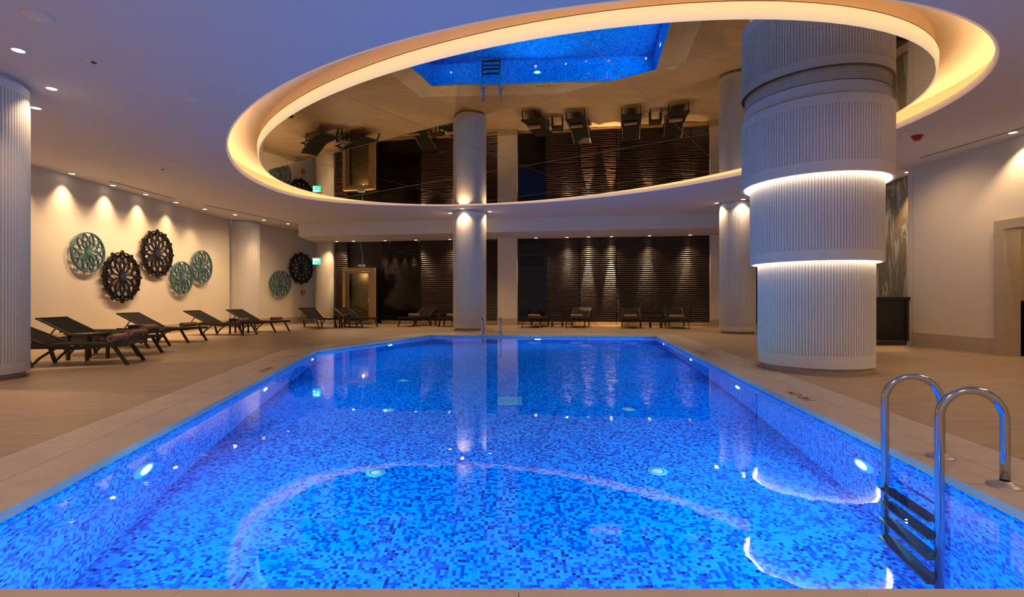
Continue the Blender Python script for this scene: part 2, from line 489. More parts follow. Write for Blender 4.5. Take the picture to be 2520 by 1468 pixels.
marking(2.955, 5.21, ar, 'dark 140 CM lettering on the right coping, nearer one')
marking(3.50, 9.40, ar, 'dark 140 CM lettering on the right coping, farther one')
al = math.atan2(9.88 - 1.758, -3.787 + 2.278)
marking(-3.47, 7.20, al + PI, 'dark 140 CM lettering on the left coping')
marking(.95, 14.07, PI - .065, 'dark 140 CM lettering on the far coping')

# ------------------------------------------------------------------ ladders
def arc_rail(foot, post, top, zb):
    """Hand-rail from the deck foot over a half circle down into the pool."""
    f, p = Vector((*foot, 0)), Vector((*post, 0)); c = (f + p) / 2; r = (f - p).length / 2; d = (f - p).normalized()
    path = [(f.x, f.y, .0), (f.x, f.y, (top - r) * .5)]
    for k in range(17):
        t = PI * k / 16; q = c + d * (r * math.cos(t)); path.append((q.x, q.y, top - r + r * math.sin(t)))
    path += [(p.x, p.y, .1), (p.x, p.y, -.4), (p.x, p.y, zb)]
    return path
def ladder(name, lab, feet, posts, top=.505):
    r = empty(name, (*feet[0], 0)); M = Matrix.Translation((-feet[0][0], -feet[0][1], 0))
    for f, p in zip(feet, posts):
        MB().tube(arc_rail(f, p, top, -1.36), .0225, 16).build('rail', 'steel', r, M)
        MB().lathe([(.078, 0), (.076, .008), (.045, .014), (.024, .03)], 28, f).build('flange', 'flange_metal', r, M)
    a, b = (Vector((*p, 0)) for p in posts); e = (b - a).normalized(); q = Vector((e.y, -e.x, 0))
    if q.dot(Vector((*feet[0], 0)) - a) < 0: q = -q
    for z in (-.55, -.79, -1.04, -1.30):
        mb = MB(); c0 = a + Vector((0, 0, z)) + e * .02; c1 = b + Vector((0, 0, z)) - e * .02
        mb.bar(c0 - q * .01, c1 - q * .01, .085, .022)
        mb.bar(c0 + q * .03 - Vector((0, 0, .016)), c1 + q * .03 - Vector((0, 0, .016)), .012, .03)
        mb.build('step', 'dark_step', r, M)
    return tag(r, lab, 'pool ladder')
ladder('pool_ladder', 'large stainless steel ladder with two arched rails at the right pool edge',
       [(2.630, 2.72), (2.705, 3.215)], [(2.336, 2.787), (2.399, 3.28)])
fe = lambda x: 14.10 - (x + 2.247) * .0654
ladder('pool_ladder', 'small distant stainless steel ladder at the far pool edge by the white column',
       [(-.80, fe(-.8) + .19), (-.31, fe(-.31) + .19)], [(-.82, fe(-.82) - .12), (-.33, fe(-.33) - .12)])

# ------------------------------------------------------------------ ceiling, cove and mirror
OC, OA, OB = Vector((.1135, 9.9475)), 6.820, 4.490
IC, IA, IB = Vector((.1516, 9.979)), 6.292, 4.056
IU = Vector((.7999, -.6002)); IW = Vector((.6002, .7999))
def o_ring(d, n=160):
    L = []
    for k in range(n):
        t = 2 * PI * k / n; r = 1 + .0103 * math.cos(4*t) - .0033 * math.sin(4*t) - .0124 * math.cos(3*t)
        r += .019 * math.exp(-((t - PI) / .22) ** 2) - .013 * math.exp(-((t - 2.55) / .2) ** 2)
        L.append(OC + MU * ((OA * r + d) * math.cos(t)) + MW * ((OB * r + d) * math.sin(t)))
    return L
def i_ring(d, n=160):
    return [IC + IU * ((IA + d) * math.cos(2*PI*k/n)) + IW * ((IB + d) * math.sin(2*PI*k/n)) for k in range(n)]
def z3(L, z): return [(p.x, p.y, z) for p in L]
CEIL = [(-9.95, -3.2), (9.2, -3.2), (9.2, 18.4), (-7.0, 21.6), (-9.95, 22.0)]
struct(MB().flat(CEIL, [[tuple(p) for p in o_ring(.02)]], H, up=False).build('ceiling', 'ceiling_paint'))
cv = empty('oval_ceiling_cove', (OC.x, OC.y, H)); Mc = Matrix.Translation((-OC.x, -OC.y, -H))
MB().loops([z3(o_ring(.03), H), z3(o_ring(0), H), z3(o_ring(0), H + .085), z3(o_ring(.025), H + .085), z3(o_ring(.025), H + .02)]).build('lip', 'cove_lip_glow_paint', cv, Mc)
MB().loops([z3(o_ring(.02), H + .02), z3(o_ring(.24), H + .02), z3(o_ring(.24), H + .36)]).build('recess_wall', 'cove_plaster', cv, Mc)
MB().loops([z3(o_ring(.24), H + .36), z3(i_ring(-.06), H + .36)]).build('recess_top', 'cove_plaster', cv, Mc)
MB().loops([z3(i_ring(-.03), H + .37), z3(i_ring(-.03), H + .15)]).build('drum', 'cove_plaster', cv, Mc)
MB().loops([z3(i_ring(-.03), H + .165), z3(i_ring(.01), H + .165), z3(i_ring(0), H - .004), z3(i_ring(-.02), H - .004), z3(i_ring(-.02), H + .01)]).build('rim_band', 'cove_band_glow', cv, Mc)
MB().loops([z3(i_ring(.004), H + .166), z3(i_ring(.0125), H + .166), z3(i_ring(.0125), H + .158), z3(i_ring(.0105), H + .158)]).build('shadow_gap', 'slot_black', cv, Mc)
MB().loops([z3(o_ring(.085), H + .028), z3(o_ring(.115), H + .028), z3(o_ring(.115), H + .045), z3(o_ring(.085), H + .045), z3(o_ring(.085), H + .028)]).build('light_strip', 'led_warm', cv, Mc)
tag(cv, 'glowing warm oval light cove recessed in the ceiling above the pool', 'ceiling light')
mr = empty('ceiling_mirror', (IC.x, IC.y, H)); Mm = Matrix.Translation((-IC.x, -IC.y, -H))
MB().flat([tuple(p) for p in i_ring(-.026)], [], H + .0, up=False).build('mirror_sheet', 'bronze_mirror', mr, Mm)
mb = MB()
def chord(w=None, u=None):
    """Ends of a panel joint across the oval at the given offset."""
    pts = []
    for k in range(-70, 71):
        s_ = k / 10; p = MC + (MU * s_ + MW * w if w is not None else MU * u + MW * s_); q = p - IC
        if (q.dot(IU) / (IA - .04)) ** 2 + (q.dot(IW) / (IB - .04)) ** 2 < 1: pts.append(p)
    return pts[0], pts[-1]
for w in (-2.23, .605, 3.2): a, b = chord(w=w); mb.bar((a.x, a.y, H - .001), (b.x, b.y, H - .001), .007, .002)
for u in (-3.6, -.25, 3.1): a, b = chord(u=u); mb.bar((a.x, a.y, H - .001), (b.x, b.y, H - .001), .007, .002)
mb.build('panel_joint', 'seam_metal', mr, Mm)
tag(mr, 'oval bronze mirror in the ceiling reflecting the pool and loungers', 'mirror')

struct(MB().flat(CEIL, [], 4.16, up=False).build('ceiling_slab', 'ceiling_paint'))
# ------------------------------------------------------------------ walls
def wall(name, pts, z0, z1, mat, th=.12, side=1):
    """A wall along a polyline; the room lies to its right when side = 1."""
    mb = MB(); pts = [Vector(p) for p in pts]; L = []
    for i in range(len(pts)):
        d = (pts[min(i+1, len(pts)-1)] - pts[max(i-1, 0)]).normalized(); L.append(pts[i] + Vector((-d.y, d.x)) * th * side)
    for i in range(len(pts) - 1):
        a, b, c, d = pts[i], pts[i+1], L[i+1], L[i]
        mb.prism([tuple(a), tuple(b), tuple(c), tuple(d)][::side], z0, z1)
    return struct(mb.build(name, mat))
wall('wall_left', [(-9.9, -3.2), (-9.9, 17.92)], 0, H, 'wall_paint')
wall('wall_left_rear', [(-9.42, 18.835), (-8.26, 21.6), (-7.0, 21.55)], 0, H, 'wall_paint')
wall('baseboard_left', [(-9.882, -3.2), (-9.882, 17.91)], 0, .25, 'stone_base', th=.016)
wall('baseboard_left_rear', [(-9.395, 18.85), (-8.245, 21.58)], 0, .25, 'stone_base', th=.016)
BX = lambda x: 19.6 - .154 * x
bd = Vector((1, -.154)).normalized()            # along the rear wall
wall('wall_back', [(-7.17, BX(-7.17) + .1), (9.2, BX(9.2) + .1)], 0, H, 'slat_backing')
# soffit in front of the rear wall
sx = lambda x: 17.45 - .165 * x
struct(MB().prism([(-7.85, sx(-7.85)), (9.1, sx(9.1)), (9.1, BX(9.1) + .09), (-7.0, BX(-7.0) + .09), (-7.0, 21.5), (-8.2, 21.5)], HS, H - .002).build('ceiling_soffit', 'ceiling_paint'))
# right wall with its doorway, the recessed marble wall behind the counter
RX0, RX1 = (8.46, 10.75), (8.56, 8.95)
wall('wall_right', [(8.46, 10.75), (8.56, 8.98)], 0, H, 'wall_paint', th=.2)
wall('wall_right_return', [(8.98, 10.77), (8.47, 10.77)], 0, H, 'wall_paint', th=.14, side=-1)
struct(MB().prism([(8.56, 9.0), (8.56, 6.6), (8.76, 6.6), (8.76, 9.0)][::-1], 2.30, H).build('wall_right_lintel', 'wall_paint'))
wall('wall_right_near', [(8.56, 6.62), (8.7, -3.2)], 0, H, 'wall_paint', th=.2)
wall('baseboard_right', [(8.445, 10.78), (8.545, 9.01)], 0, .285, 'stone_base', th=.014)
wall('wall_right_rear', [(8.93, 18.4), (8.93, 10.75)], 0, H, 'wall_paint')
t = empty('door_1', (8.5, 8.8, 0))
Mt = Matrix.Translation((-8.5, -8.8, 0))
MB().box((8.50, 8.82, 0), (8.80, 9.0, 2.20)).build('jamb', 'stone_base', t, Mt)
MB().box((8.50, 6.62, 0), (8.80, 6.80, 2.20)).build('jamb', 'stone_base', t, Mt)
MB().box((8.50, 6.62, 2.20), (8.80, 9.0, 2.36)).build('lintel', 'stone_base', t, Mt)
struct(t)
# side room beyond the doorway
wall('wall_side_room', [(8.82, 9.3), (10.6, 9.3), (10.6, 6.3), (8.82, 6.3)], 0, 2.5, 'niche_paint')
struct(MB().box((8.76, 6.2, 2.45), (10.7, 9.42, 2.5)).build('ceiling_side_room', 'niche_paint'))
cb = empty('storage_cabinet', (9.7, 8.95, 0))
MB().box((-.80, .28, .06), (.85, .31, .92)).box((-.80, -.20, .06), (-.78, .28, .92)).box((.83, -.20, .06), (.85, .28, .92)).box((-.80, -.20, 0), (.85, .28, .06)).build('carcass', 'black_lacquer', cb)
MB().box((-.83, -.23, .92), (.88, .31, .96)).build('top', 'black_lacquer', cb)
for z in (.33, .62): MB().box((-.78, -.19, z), (-.52, .27, z + .02)).build('shelf', 'dark_frame', cb)
MB().box((-.52, -.22, .08), (.82, -.20, .90)).build('door', 'black_lacquer', cb)
tag(cb, 'low black cabinet with open shelves inside the doorway on the right', 'cabinet')
# marble panel + counter
ml = MB().box((8.86, 10.95, 1.02), (8.925, 14.2, H - .01)).build('mounted_marble_panel', 'veined_marble')
tag(ml, 'tall brown and grey veined marble wall panel behind the dark counter', 'wall panel')
ct = empty('bar_counter', (8.1, 11.6, 0))
MB().box((-.62, -.72, .10), (.36, 1.9, .98)).build('body', 'black_lacquer', ct)
MB().box((-.66, -.76, .98), (.38, 1.95, 1.03)).build('worktop', 'black_lacquer', ct)
MB().box((-.58, -.68, 0), (.36, 1.86, .10)).build('toe_kick', 'slot_black', ct)
MB().box((-.60, -.728, .085), (.34, -.715, .10)).build('metal_trim', 'steel', ct)
MB().box((.30, -.735, .10), (.355, -.72, .98)).build('corner_post', 'dark_frame', ct)
tag(ct, 'black glossy counter standing behind the big tiered column', 'counter')

# ------------------------------------------------------------------ slatted rear wall
def back_at(x, off=0.0):
    p = Vector((x, BX(x))); n = Vector((-.154, -1)).normalized(); return p + n * off
def slat_panel(x0, x1, lab, off=.02, z0=.13, z1=3.26, glass=False, wood='slat_wood'):
    c = (x0 + x1) / 2; p = back_at(c, off); r = empty('slatted_panel', (p.x, p.y, 0), math.atan2(bd.y, bd.x))
    hw = (x1 - x0) / 2 / bd.x - .012
    MB().box((-hw, .0, z0), (hw, .03, z1)).build('backing', 'slat_backing', r)
    mb = MB(); z = z0 + .02
    while z < z1 - .06:
        mb.add([(-hw, 0, z), (-hw, -.042, z), (-hw, -.038, z + .010), (-hw, -.008, z + .050), (hw, 0, z), (hw, -.042, z), (hw, -.038, z + .010), (hw, -.008, z + .050)],
               [(0,1,2,3),(7,6,5,4),(0,4,5,1),(1,5,6,2),(2,6,7,3),(3,7,4,0)]); z += .075
    mb.build('slat', wood, r)
    MB().box((-hw - .01, -.04, z0 - .11), (hw + .01, .03, z0)).build('base_rail', 'oak', r)
    if glass:
        MB().box((-hw + .01, -.07, z0), (hw - .01, -.062, z1)).build('pane', 'smoked_glass', r)
        MB().box((-hw - .010, -.075, z0), (-hw + .012, -.04, z1)).box((hw - .012, -.075, z0), (hw + .010, -.04, z1)).build('frame', 'black_lacquer', r)
    return tag(r, lab, 'wall panel', 'slatted panels of the rear wall')
SP = [(-7.18, -6.62, 'narrow dark slatted panel left of the wooden door', False),
      (-5.20, -3.60, 'wide dark slatted panel right of the wooden door', True),
      (-3.60, -2.05, 'dark slatted panel behind the left side of the white column', False),
      (-2.05, -.54, 'dark slatted panel between the white column and the square pier', False),
      (.26, 1.27, 'dark slatted panel just right of the square pier', True),
      (1.27, 2.57, 'dark slatted panel second to the right of the square pier', False),
      (2.57, 3.88, 'brown slatted panel with two bright vertical streaks of light', False),
      (3.88, 5.20, 'dark slatted panel right of the brightly lit one', False),
      (5.20, 6.52, 'dark slatted panel second right of the brightly lit one', False),
      (6.52, 7.13, 'narrow dark slatted panel at the right end by the pier', False)]
for x0, x1, lab, gl in SP: slat_panel(x0, x1, lab, glass=gl, off=.06 if 2.5 < x0 < 2.6 else .02)
slat_panel(7.5, 8.9, 'slatted panel hidden between the fluted column and the tiered column')
# piers
def pier(x0, x1, lab, dep=.35):
    c = (x0 + x1) / 2; p = back_at(c, 0); r = empty('square_pier', (p.x, p.y, 0), math.atan2(bd.y, bd.x)); hw = (x1 - x0) / 2
    MB().box((-hw, -dep, .25), (hw, .05, HS)).build('shaft', 'wall_paint', r)
    MB().box((-hw - .012, -dep - .012, 0), (hw + .012, .05, .25)).build('base', 'stone_base', r)
    return tag(r, lab, 'pillar')
pier(-.50, .24, 'plain beige square pier in front of the slatted wall right of the column')
pier(7.15, 7.48, 'slim beige pier at the right end of the slatted wall', .2)
# door with oak frame
dp = back_at(-5.92, .30); dr = empty('door_2', (dp.x, dp.y, 0), math.atan2(bd.y, bd.x)); struct(dr)
MB().box((-.66, -.30, 0), (-.52, -.12, 2.2)).box((.50, -.30, 0), (.66, -.12, 2.2)).box((-.52, -.30, 2.06), (.50, -.12, 2.2)).build('door_frame', 'oak', dr)
MB().box((-.64, -.12, 0), (-.60, .30, 2.16)).box((.60, -.12, 0), (.64, .30, 2.16)).box((-.60, -.12, 2.12), (.60, .30, 2.16)).build('side_wall', 'black_lacquer', dr)
lf = MB().box((-.50, -.20, .02), (-.44, -.16, 2.05)).box((.38, -.20, .02), (.48, -.16, 2.05)).box((-.44, -.20, 1.98), (.38, -.16, 2.05)).box((-.44, -.20, .02), (.38, -.16, .12)).build('door_leaf', 'oak', dr)
MB().box((-.44, -.185, .12), (.38, -.178, 1.98)).build('pane', 'door_glass', lf)
MB().tube([(.40, -.20, .98), (.40, -.25, .98), (.27, -.25, .98)], .012, 10).box((.385, -.208, .86), (.415, -.198, 1.04)).build('handle', 'steel', lf)
MB().box((-.52, .26, 0), (.52, .28, 2.1)).build('vestibule_back', 'niche_paint', dr)

# ------------------------------------------------------------------ columns
def fluted(mb, R, z0, z1, c=(0, 0), pitch=.036, depth=.013, ratio=.74):
    n = int(2 * PI * R / pitch); L = []
    for k in range(n):
        for f, d in ((0, depth), (.16, depth), (.22, 0), (.58, -.002), (.94, 0)):
            t = 2 * PI * (k + f) / n; r = R - d; L.append((c[0] + r * math.cos(t), c[1] + r * math.sin(t)))
    mb.loops([[(x, y, z0) for x, y in L], [(x, y, z1) for x, y in L]], smooth=False); return mb
def column(c, R, lab, top=H - .004, plain=False):
    r = empty('fluted_column' if not plain else 'round_column', (*c, 0))
    if plain:
        MB().lathe([(R, .25), (R, top - .1), (R - .02, top - .1), (R - .02, top)], 64).build('shaft', 'wall_paint', r)
        MB().lathe([(R + .012, 0), (R + .012, .25), (R, .25)], 64).build('base', 'stone_base', r)
    else:
        fluted(MB(), R, .20, top - .17).build('shaft', 'column_paint', r)
        MB().lathe([(R - .03, .07), (R + .002, .07), (R + .002, .20), (R - .012, .20)], 72, smooth=False).build('base_band', 'column_paint', r)
        MB().lathe([(R - .012, top - .17), (R + .002, top - .17), (R + .002, top - .06), (R - .05, top - .06), (R - .05, top)], 72, smooth=False).build('top_band', 'column_paint', r)
        MB().lathe([(R - .045, 0), (R - .045, .07)], 72).build('plinth', 'plinth_stone', r)
    return tag(r, lab, 'column')
column((-6.736, 6.333), .55, 'white fluted column cut off by the left edge of the picture')
column((-1.35, 16.28), .525, 'white fluted column standing at the far end of the pool by the ladder')
column((6.52, 14.75), .485, 'white fluted column behind the big tiered column')
column((-9.62, 18.35), .495, 'white fluted column set into the left wall between the medallions')
column((-7.60, 20.75), .37, 'plain cream round column beside the slatted wall', top=HS - .004, plain=True)
bc = (4.308, 7.280); r = empty('tiered_column', (*bc, 0))
T3, T2, T1, TN = .724, .826, .9385, .90
MB().lathe([(.694, 0), (.694, .085)], 96).build('plinth', 'plinth_stone', r)
p3 = fluted(MB(), T3, .25, 1.75).build('lower_tier', 'column_paint', r)
MB().lathe([(T3 - .05, .085), (T3 + .002, .085), (T3 + .002, .25), (T3 - .012, .25)], 96, smooth=False).build('band', 'column_paint', p3)
p2 = fluted(MB(), T2, 1.63, 2.85).build('middle_tier', 'column_paint', r)
MB().lathe([(T2 - .03, 1.60), (T2 - .03, 1.49), (T2 + .002, 1.49), (T2 + .002, 1.63), (T2 - .012, 1.63)], 96, smooth=False).build('band', 'column_paint', p2)
p1 = fluted(MB(), T1, 2.74, 3.45).build('upper_tier', 'column_paint', r)
MB().lathe([(T1 - .03, 2.71), (T1 - .03, 2.60), (T1 + .002, 2.60), (T1 + .002, 2.74), (T1 - .012, 2.74)], 96, smooth=False).build('band', 'column_paint', p1)
MB().lathe([(T1 - .012, 3.45), (T1 + .002, 3.45), (T1 + .002, 3.57), (TN, 3.57), (TN, H - .004)], 96, smooth=False).build('top_band', 'column_paint', p1)
def under_tier(Ro, Ri, z, par):
    MB().lathe([(Ri, z + .10), (Ro, z + .10)], 96).build('soffit', 'column_paint', par)
    MB().lathe([(Ri + .012, z + .028), (Ro - .004, z + .028)][::-1], 96).build('light_strip', 'led_white', par)
under_tier(T2 - .03, T3, 1.49, p2); under_tier(T1 - .03, T2, 2.60, p1)
tag(r, 'huge white fluted column of three stepped tiers with glowing rings', 'column')

# ------------------------------------------------------------------ loungers
def make_lounger(flat=False):
    r = empty('sun_lounger')
    zf = .30; py, pz = 1.05, .335; bl = .72; an = 0.0 if flat else math.radians(26.5)
    tx, tz = py + bl * math.cos(an), pz + bl * math.sin(an)
    f = MB()
    for s in (-1, 1):
        pts = [(0, s*.325, .315), (.22, s*.325, .31), (.62, s*.325, .275), (1.0, s*.325, .30), (1.68, s*.325, .30)]
        for a, b in zip(pts, pts[1:]): f.bar(a, b, .03, .055)
    for x, z in ((.012, .315), (.55, .28), (1.66, .30)): f.bar((x, -.325, z), (x, .325, z), .05, .03)
    f.build('frame', 'dark_frame', r)
    st = MB(); P = [(.02, .338), (.25, .332), (.6, .322), (1.05, .335)]
    for (xa, za), (xb, zb) in zip(P, P[1:]):
        st.add([(xa, -.30, za), (xb, -.30, zb), (xb, .30, zb), (xa, .30, za), (xa, -.30, za-.014), (xb, -.30, zb-.014), (xb, .30, zb-.014), (xa, .30, za-.014)],
               [(0,1,2,3),(7,6,5,4),(0,4,5,1),(3,2,6,7),(0,3,7,4),(1,5,6,2)])
    st.build('seat', 'dark_mesh', r)
    b = MB(); n = Vector((-math.sin(an), 0, math.cos(an))) * .006
    vs = [Vector((py, -.29, pz)), Vector((tx, -.29, tz)), Vector((tx, .29, tz)), Vector((py, .29, pz))]
    b.add([v + n for v in vs] + [v - n for v in vs], [(0,1,2,3),(7,6,5,4),(0,4,5,1),(1,5,6,2),(2,6,7,3),(3,7,4,0)])
    bk = b.build('backrest', 'dark_mesh', r)
    fb = MB()
    for s in (-1, 1): fb.bar((py, s*.305, pz), (tx, s*.305, tz), .03, .03)
    fb.bar((tx, -.32, tz), (tx, .32, tz), .035, .03)
    fb.build('backrest_frame', 'dark_frame', bk)
    for s in (-1, 1):
        MB().bar((.20, s*.312, .32), (0.0, s*.312, 0.0), .03, .045, (1, 0, 0)).build('leg', 'dark_frame', r)
        MB().bar((1.27, s*.312, .31), (1.18, s*.312, 0.0), .03, .045, (1, 0, 0)).bar((1.185, s*.312, .02), (1.08, s*.312, .14), .024, .032).bar((1.08, s*.312, .14), (.88, s*.312, .285), .024, .032).build('leg', 'dark_frame', r)
    if not flat:
        m = MB(); q = Vector((py, 0, pz)).lerp(Vector((tx, 0, tz)), .55)
        for s in (-1, 1): m.bar((1.56, s*.27, .31), (q.x, s*.27, q.z - .01), .018, .018)
        m.bar((1.56, -.325, .305), (1.56, .325, .305), .018, .018); m.build('prop_bar', 'dark_frame', r)
    return r
def make_towel():
    r = empty('rolled_towel'); seg = 64; turns = 2.6; th = .012
    o_, i_ = [], []
    for k in range(seg + 1):
        t = k / seg; a = t * turns * 2 * PI; rad = .012 + .05 * t
        o_.append(((rad + th * .5) * math.cos(a), (rad + th * .5) * math.sin(a) * .92)); i_.append(((rad - th * .35) * math.cos(a), (rad - th * .35) * math.sin(a) * .92))
    poly = o_ + i_[::-1]; n = len(poly); L = .21
    mb = MB(); vs = [(x, -L, z) for x, z in poly] + [(x, L, z) for x, z in poly]
    fs = [(i, (i+1) % n, n + (i+1) % n, n + i) for i in range(n)]
    for k in range(seg):
        fs.append((k, n-1-k, n-2-k, k+1)); fs.append((n+k, n+k+1, n+n-2-k, n+n-1-k))
    mb.add(vs, fs, False); mb.build('roll', 'towel_cloth', r); return r
def make_table():
    r = empty('side_table')
    MB().box((-.20, -.20, .405), (.20, .20, .43)).box((-.17, -.17, .36), (.17, -.15, .405)).box((-.17, .15, .36), (.17, .17, .405)).build('table_top', 'dark_frame', r)
    for x in (-1, 1):
        for y in (-1, 1): MB().box((x*.178-.02, y*.178-.02, 0), (x*.178+.02, y*.178+.02, .405)).build('leg', 'dark_frame', r)
    return r
LG = [  # foot-leg centre, direction foot -> head, description
    ((-5.87, 7.97), (-.955, -.297), 'dark sun lounger nearest along the left wall, partly behind the fluted column', False, .24),
    ((-6.42, 9.08), (-1, -.05), 'dark sun lounger second from the left column, raised back toward the left wall', False, .24),
    ((-7.25, 10.5), (-1, 0), 'dark sun lounger with its back laid flat, third along the left wall', True, .20),
    ((-7.26, 11.79), (-1, .06), 'dark sun lounger under the medallions, fourth along the left wall', False, .22),
    ((-7.165, 13.98), (-1, .08), 'dark sun lounger fifth along the left wall, near the wall column', False, .22),
    ((-6.80, 15.15), (-.975, .22), 'dark sun lounger sixth along the left wall, in front of the wall column', False, .22),
    ((-6.17, 17.1), (-.70, .714), 'dark sun lounger left of the wooden door under the exit sign', False, None),
    ((-4.87, 17.55), (-.80, .60), 'dark sun lounger in front of the wooden door', False, None),
    ((-3.78, 18.1), (.36, .933), 'dark sun lounger leaning right, left of the white fluted column', False, .62),
    ((-2.32, 18.0), (.34, .94), 'dark sun lounger mostly hidden behind the white fluted column', False, .55),
    ((.634, 17.35), (.32, .947), 'dark sun lounger just right of the square pier', True, .55),
    ((2.14, 17.3), (.28, .96), 'dark sun lounger in front of the bright streaked slat panel', False, .50),
    ((3.97, 16.95), (.22, .975), 'dark sun lounger facing the pool, second from the right at the slatted wall', False, .60),
    ((5.46, 16.65), (.18, .984), 'dark sun lounger facing the pool, last on the right at the slatted wall', False, .60)]
lg0 = lgf = tw0 = None
TL = ['rolled mauve towel on the nearest left lounger by the column', 'rolled mauve towel on the second left lounger', 'rolled mauve towel on the flat lounger',
      'rolled mauve towel on the lounger below the medallions', 'rolled mauve towel on the lounger near the wall column', 'rolled mauve towel on the lounger before the wall column',
      None, None, 'rolled pale towel on the lounger left of the fluted column', 'rolled pale towel on the lounger hidden by the fluted column',
      'rolled pink towel on the lounger right of the square pier', 'rolled pink towel on the lounger by the bright streaked panel',
      'rolled pink towel on the second lounger from the right', 'rolled pink towel on the last lounger on the right']
for i, (p, d, lab, flat, tx) in enumerate(LG):
    if flat: o = make_lounger(True)
    elif lg0 is None: o = lg0 = make_lounger()
    else: o = copy_tree(lg0)
    rz = math.atan2(d[1], d[0]); o.location = (*p, 0); o.rotation_euler = (0, 0, rz)
    tag(o, lab, 'sun lounger', 'sun loungers around the pool')
    if tx:
        tw = make_towel() if tw0 is None else copy_tree(tw0); tw0 = tw0 or tw
        off = Matrix.Rotation(rz, 3, 'Z') @ Vector((tx, .02, 0)); zt = .338 - .012 * min(tx, .6) / .6 + .064
        tw.location = (p[0] + off.x, p[1] + off.y, zt); tw.rotation_euler = (0, 0, rz + .05 * (i % 3 - 1))
        tag(tw, TL[i], 'towel', 'rolled towels on the loungers')
t0 = None
for (x, y, rz, lab) in [(-6.98, 8.40, -.15, 'small dark side table between the two nearest left loungers'),
                        (-8.05, 11.14, 0, 'small dark side table between the flat lounger and the next one'),
                        (-7.84, 14.66, .1, 'small dark side table between the last two left wall loungers'),
                        (-5.85, 17.575, -.796, 'small dark side table between the two loungers by the door'),
                        (-2.72, 18.62, 1.2, 'small dark side table beside the lounger left of the fluted column'),
                        (1.60, 18.0, -.15, 'small dark side table between the loungers right of the square pier'),
                        (4.90, 17.4, -.15, 'small dark side table between the last two loungers on the right')]:
    o = make_table() if t0 is None else copy_tree(t0); t0 = t0 or o
    o.location = (x, y, 0); o.rotation_euler = (0, 0, rz); tag(o, lab, 'side table', 'side tables between the loungers')

# ------------------------------------------------------------------ wall medallions
def medallion(kind, R, loc, rz, lab):
    """Openwork rosette in the local XZ plane, facing -Y."""
    r = empty('wall_medallion_art', loc, rz); mat = 'teal_lacquer' if kind == 'teal' else 'dark_lacquer'
    n = 12; w = R * (.040 if kind == 'teal' else .052); th = .045
    P = lambda rad, k: Vector((rad * R * math.sin(2*PI*k/n), 0, rad * R * math.cos(2*PI*k/n)))
    m = MB(); bar = lambda a, b, ww=w: m.bar(a, b, ww, th, (0, 1, 0))
    for k in range(n):
        h = k + .5
        bar(P(.10, h), P(.46, h)); bar(P(.46, h), P(.68, k)); bar(P(.46, h), P(.68, k + 1))
        if kind == 'teal':
            bar(P(.68, k), P(.96, h)); bar(P(.68, k), P(.96, k - .5))
        else:
            bar(P(.68, k), P(.82, h)); bar(P(.68, k), P(.82, k - .5)); bar(P(.82, h), P(.80, h + .5)); bar(P(.82, h), P(.80, h - .5))
            bar(P(.80, k), P(1.0, h)) if False else None
            bar(P(.74, h - .12), P(.99, k)); bar(P(.74, k - .38), P(.99, k))
            a = [P(.86 + .055 * math.sin(PI * j / 4), k + j / 4) for j in range(5)]
            for p, q in zip(a, a[1:]): bar(p, q, w * .8)
    m.build('lattice', mat, r)
    if kind == 'teal':
        L = lambda rad, y: [(rad * R * math.sin(2*PI*k/72), y, rad * R * math.cos(2*PI*k/72)) for k in range(72)]
        MB().loops([L(.945, -.03), L(1.0, -.03), L(1.0, .03), L(.945, .03), L(.945, -.03)], smooth=False).build('rim', mat, r)
    hub = MB(); L = [(.14 * R * math.sin(2*PI*k/24), -.028, .14 * R * math.cos(2*PI*k/24)) for k in range(24)]
    hub.loops([[(0, -.032, 0)] * 24, L, [(x, .028, z) for x, y, z in L]], smooth=False).build('hub', mat if kind == 'teal' else 'navy_lacquer', r)
    return tag(r, lab, 'wall art', 'openwork medallions on the left wall')
wx = -9.9 + .095
for kind, R, D, z, lab in (('teal', .465, 11.80, 2.065, 'round teal openwork medallion, first on the left wall'),
                           ('dark', .665, 12.83, 1.545, 'large dark pointed openwork medallion hanging lower on the left wall'),
                           ('dark', .675, 14.10, 2.24, 'large dark pointed openwork medallion hanging higher on the left wall'),
                           ('teal', .49, 15.15, 1.61, 'teal openwork medallion lower right of the high dark one'),
                           ('teal', .52, 16.13, 2.0, 'teal openwork medallion nearest the wall column, higher of the small pair')):
    medallion(kind, R, (wx, D, z), -PI / 2 + PI, lab)
an = math.atan2(21.6 - 19.0, -8.26 + 9.35)
for kind, R, D, z, lab in (('teal', .50, 19.75, 1.58, 'pale teal openwork medallion beyond the wall column'),
                           ('dark', .66, 20.72, 2.22, 'dark openwork medallion beyond the wall column beside the exit sign')):
    x = -9.35 + (D - 19.0) * 1.09 / 2.6; nrm = Vector((math.sin(an), -math.cos(an)))
    medallion(kind, R, (x + nrm.x * .095, D + nrm.y * .095, z), an, lab)

